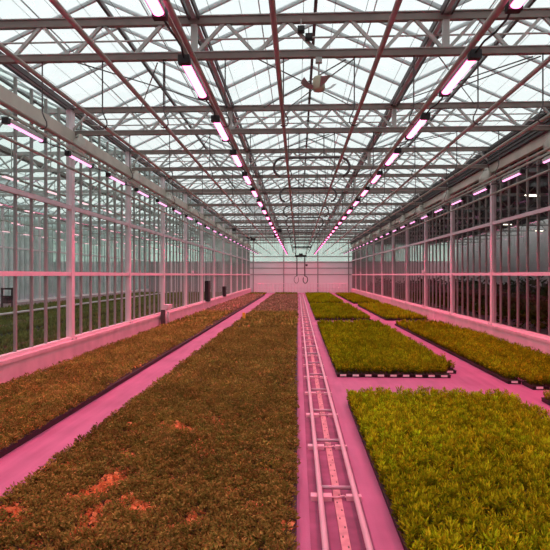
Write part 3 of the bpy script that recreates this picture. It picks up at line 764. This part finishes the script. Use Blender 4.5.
b = MB().box(XL - 2 * W - .1, XL - 2 * W, Y_START, Y_END, 0, Z_GUT); o = b.build('wall_far_left', M['grey']); tag(o, 'pale far wall of the second hall on the left', 'wall', kind=S)
b = MB()
for i in range(60): y = Y_START + 1 + i * 1.125; b.box(XL - 2 * W, XL - 2 * W + .08, y, y + .5, 0, Z_GUT)
o = b.build('trim_2', M['endwall']); tag(o, 'pale upright panels on the far left wall', 'trim', kind=S)
b = MB()
for i in range(36): x = XL - .6 - i * .65; b.box(x - .15, x + .15, yE - .06, yE, 0, 3.7)
o = b.build('trim_3', M['grey']); tag(o, 'upright grey panels on the end wall of the left halls', 'trim', kind=S)
nbb = [(-9.3, -5.95, 'bed just beyond the left glass wall'), (-12.9, -9.9, 'second bed beyond the left glass wall'), (-17.2, -13.6, 'third bed beyond the left glass wall')]
GN = [shoot(6, .1, .2, .05, .1, (.09, .10, .025), (.25, .26, .08)) for _ in range(4)]
for x0, x1, nm in nbb:
    g = grid(x0, x1, 9, 58, .2); pts = np.concatenate([g, np.full((len(g), 1), .072)], 1)
    o = scatter('crop_plants', GN, pts, rng.uniform(.9, 1.4, len(g)), rng.uniform(.7, 1.2, (len(g), 1)) * np.ones((1, 3)))
    tag(o, 'low green plants filling the ' + nm, 'plants', 'crop beyond the left glass', 'stuff')
    o = MB().box(x0 - .05, x1 + .05, 9, 58, 0, .07).build('soil', M['soil_right']); tag(o, 'dark peat of the ' + nm, 'soil', kind='stuff')
XF = XL - W
o = MB().box(XF - .1, XF + .12, Y_START, Y_END, 0, CURB).build('wall_next', M['white']); tag(o, 'white curb on the far side of the next left hall', 'wall', kind=S)
for j in range(0, 12):
    t = empty('window_%d' % (31 + j), (XF, Y0 + BAY * j, 0)); tag(t, 'hazy glazed bay on the far side of the next left hall, %s from the camera' % ORD[j], 'window', 'hazy bays of the next hall', S)
    for nm, me in (('pane', pane_f), ('glazing_bars', bars_f), ('mid_rail', midr), ('upper_rail', upr)): inst(nm, me, t)
for X, z, nm in ((-13.25, .34, 'middle'), (-17.3, .4, 'far')):
    o = MB().tube([(X, 9, z), (X, 58, z)], .05, 8).build('heating_pipe', M['white']); tag(o, 'pale low pipe at the %s of the next left hall above the plants' % nm, 'pipe', 'low pipes beyond the left glass')
    for q in range(13): pass
# black equipment frame beyond the glass
t = empty('equipment_frame', (-16.9, 30.3, 0.0)); tag(t, 'black equipment frame standing beyond the left glass wall', 'equipment frame')
for s in (-1, 1):
    MB().bar((s * .3, 0, 0), (s * .3, 0, 1.36), .08, .08).build('upright', M['black'], t)
for z in (.1, .85, 1.3): MB().bar((-.36, 0, z), (.36, 0, z), .1, .1).build('crossbar', M['black'], t)
MB().box(-.2, .16, -.2, .2, .45, .8).build('motor', M['black'], t)

# ------------------------------------------------------------------ dim hall on the right
roof_span(XR + 2 * SPAN, 'far span of the hall on the right')  # glazed strip put in so sky light brightens the far wall
o = MB().box(XR + .1, XR + W - 2.2, Y_START, Y_END, Z_BOT + .1, Z_BOT + .16).build('ceiling_right', M['screen']); tag(o, 'dark blackout ceiling of the hall on the right, open at its far edge', 'ceiling', kind=S)  # stops short on purpose, leaving a skylight gap for the far wall
o = MB().box(XR + W, XR + W + .1, Y_START, Y_END, 0, Z_GUT).build('wall_far_right', M['endwall']); tag(o, 'grey far wall of the dim hall on the right', 'wall', kind=S)
b = MB().box(XR + .12, XR + .2, Y_START, Y_END, Z_BOT + .1, Z_GUT + .05); o = b.build('trim_4', M['dark']); tag(o, 'dark edge closing the roof of the right hall', 'trim', kind=S)
for k in range(1, 12):
    o = inst('roof_truss', nb_truss_m, None, (W, Y0 + BAY * k, -.25)); tag(o, 'dim lattice truss of the hall on the right, %s from the camera' % ORD[k - 1], 'truss', 'trusses of the right hall')
for i, (x, y, z) in enumerate(((8.55, 20, 2.95), (8.85, 20.4, 2.98), (10.8, 28, 2.62), (13.3, 30, 2.45))):
    t = empty('tube_light', (x, y, CAM_H + z)); tag(t, 'white tube light in the dim right hall, %s from the camera' % ORD[i], 'light', 'white lights of the right hall')
    MB().box(-.2, .2, -.03, .03, -.03, 0).build('tube', M['lamp_white'], t); MB().box(-.22, .22, -.05, .05, 0, .05).build('housing', M['steel'], t)
SH = [mound(70, .55, 1.5, .30, .13, (.03, .045, .012), (.09, .10, .03), 1.) for _ in range(5)]
g = np.concatenate([grid(XR + 1.2, XR + 3.0, 11, 58, .8), grid(XR + 4.5, XR + 7, 11, 58, .8), grid(XR + 8.5, XR + 11, 20, 58, .9)])
sz = .75 + .5 * (np.sin(g[:, 1] * .9) * np.sin(g[:, 0] * 1.7 + g[:, 1] * .37) * .5 + .5)
o = scatter('foliage', SH, np.concatenate([g, np.zeros((len(g), 1))], 1), sz * rng.uniform(.7, 1.15, len(g)), rng.uniform(.7, 1.3, (len(g), 1)) * np.ones((1, 3)))
tag(o, 'dark leafy potted shrubs beyond the right glass wall', 'shrubs', kind='stuff')

# ------------------------------------------------------------------ light, world, camera
w = bpy.data.worlds.new('overcast'); scene.world = w; w.use_nodes = True
nt = w.node_tree; nt.nodes.clear(); out = nt.nodes.new('ShaderNodeOutputWorld'); bg = nt.nodes.new('ShaderNodeBackground')
tc = nt.nodes.new('ShaderNodeTexCoord'); sp = nt.nodes.new('ShaderNodeSeparateXYZ'); rp = nt.nodes.new('ShaderNodeValToRGB')
nt.links.new(tc.outputs['Generated'], sp.inputs[0]); nt.links.new(sp.outputs['Z'], rp.inputs['Fac'])
rp.color_ramp.elements[0].position = 0; rp.color_ramp.elements[0].color = (.80, .83, .79, 1); rp.color_ramp.elements[1].position = .6; rp.color_ramp.elements[1].color = (.95, 1, 1, 1)
nt.links.new(rp.outputs['Color'], bg.inputs['Color']); bg.inputs['Strength'].default_value = 1.25
nt.links.new(bg.outputs[0], out.inputs['Surface'])

cd = bpy.data.cameras.new('camera'); cam = bpy.data.objects.new('camera', cd); col.objects.link(cam)
cd.sensor_width = 36; cd.lens = 533 / 550 * 36; cd.clip_end = 300; cd.clip_start = .05
cam.location = (0, 0, CAM_H); cam.rotation_euler = (math.pi / 2, 0, .043)
scene.camera = cam
scene.view_settings.view_transform = 'Standard'; scene.view_settings.look = 'None'; scene.view_settings.exposure = .14
cy = scene.cycles
cy.transparent_max_bounces = 40; cy.max_bounces = 7; cy.diffuse_bounces = 4; cy.glossy_bounces = 3
cy.sample_clamp_indirect = 4; cy.use_denoising = True; cy.caustics_reflective = False; cy.caustics_refractive = False
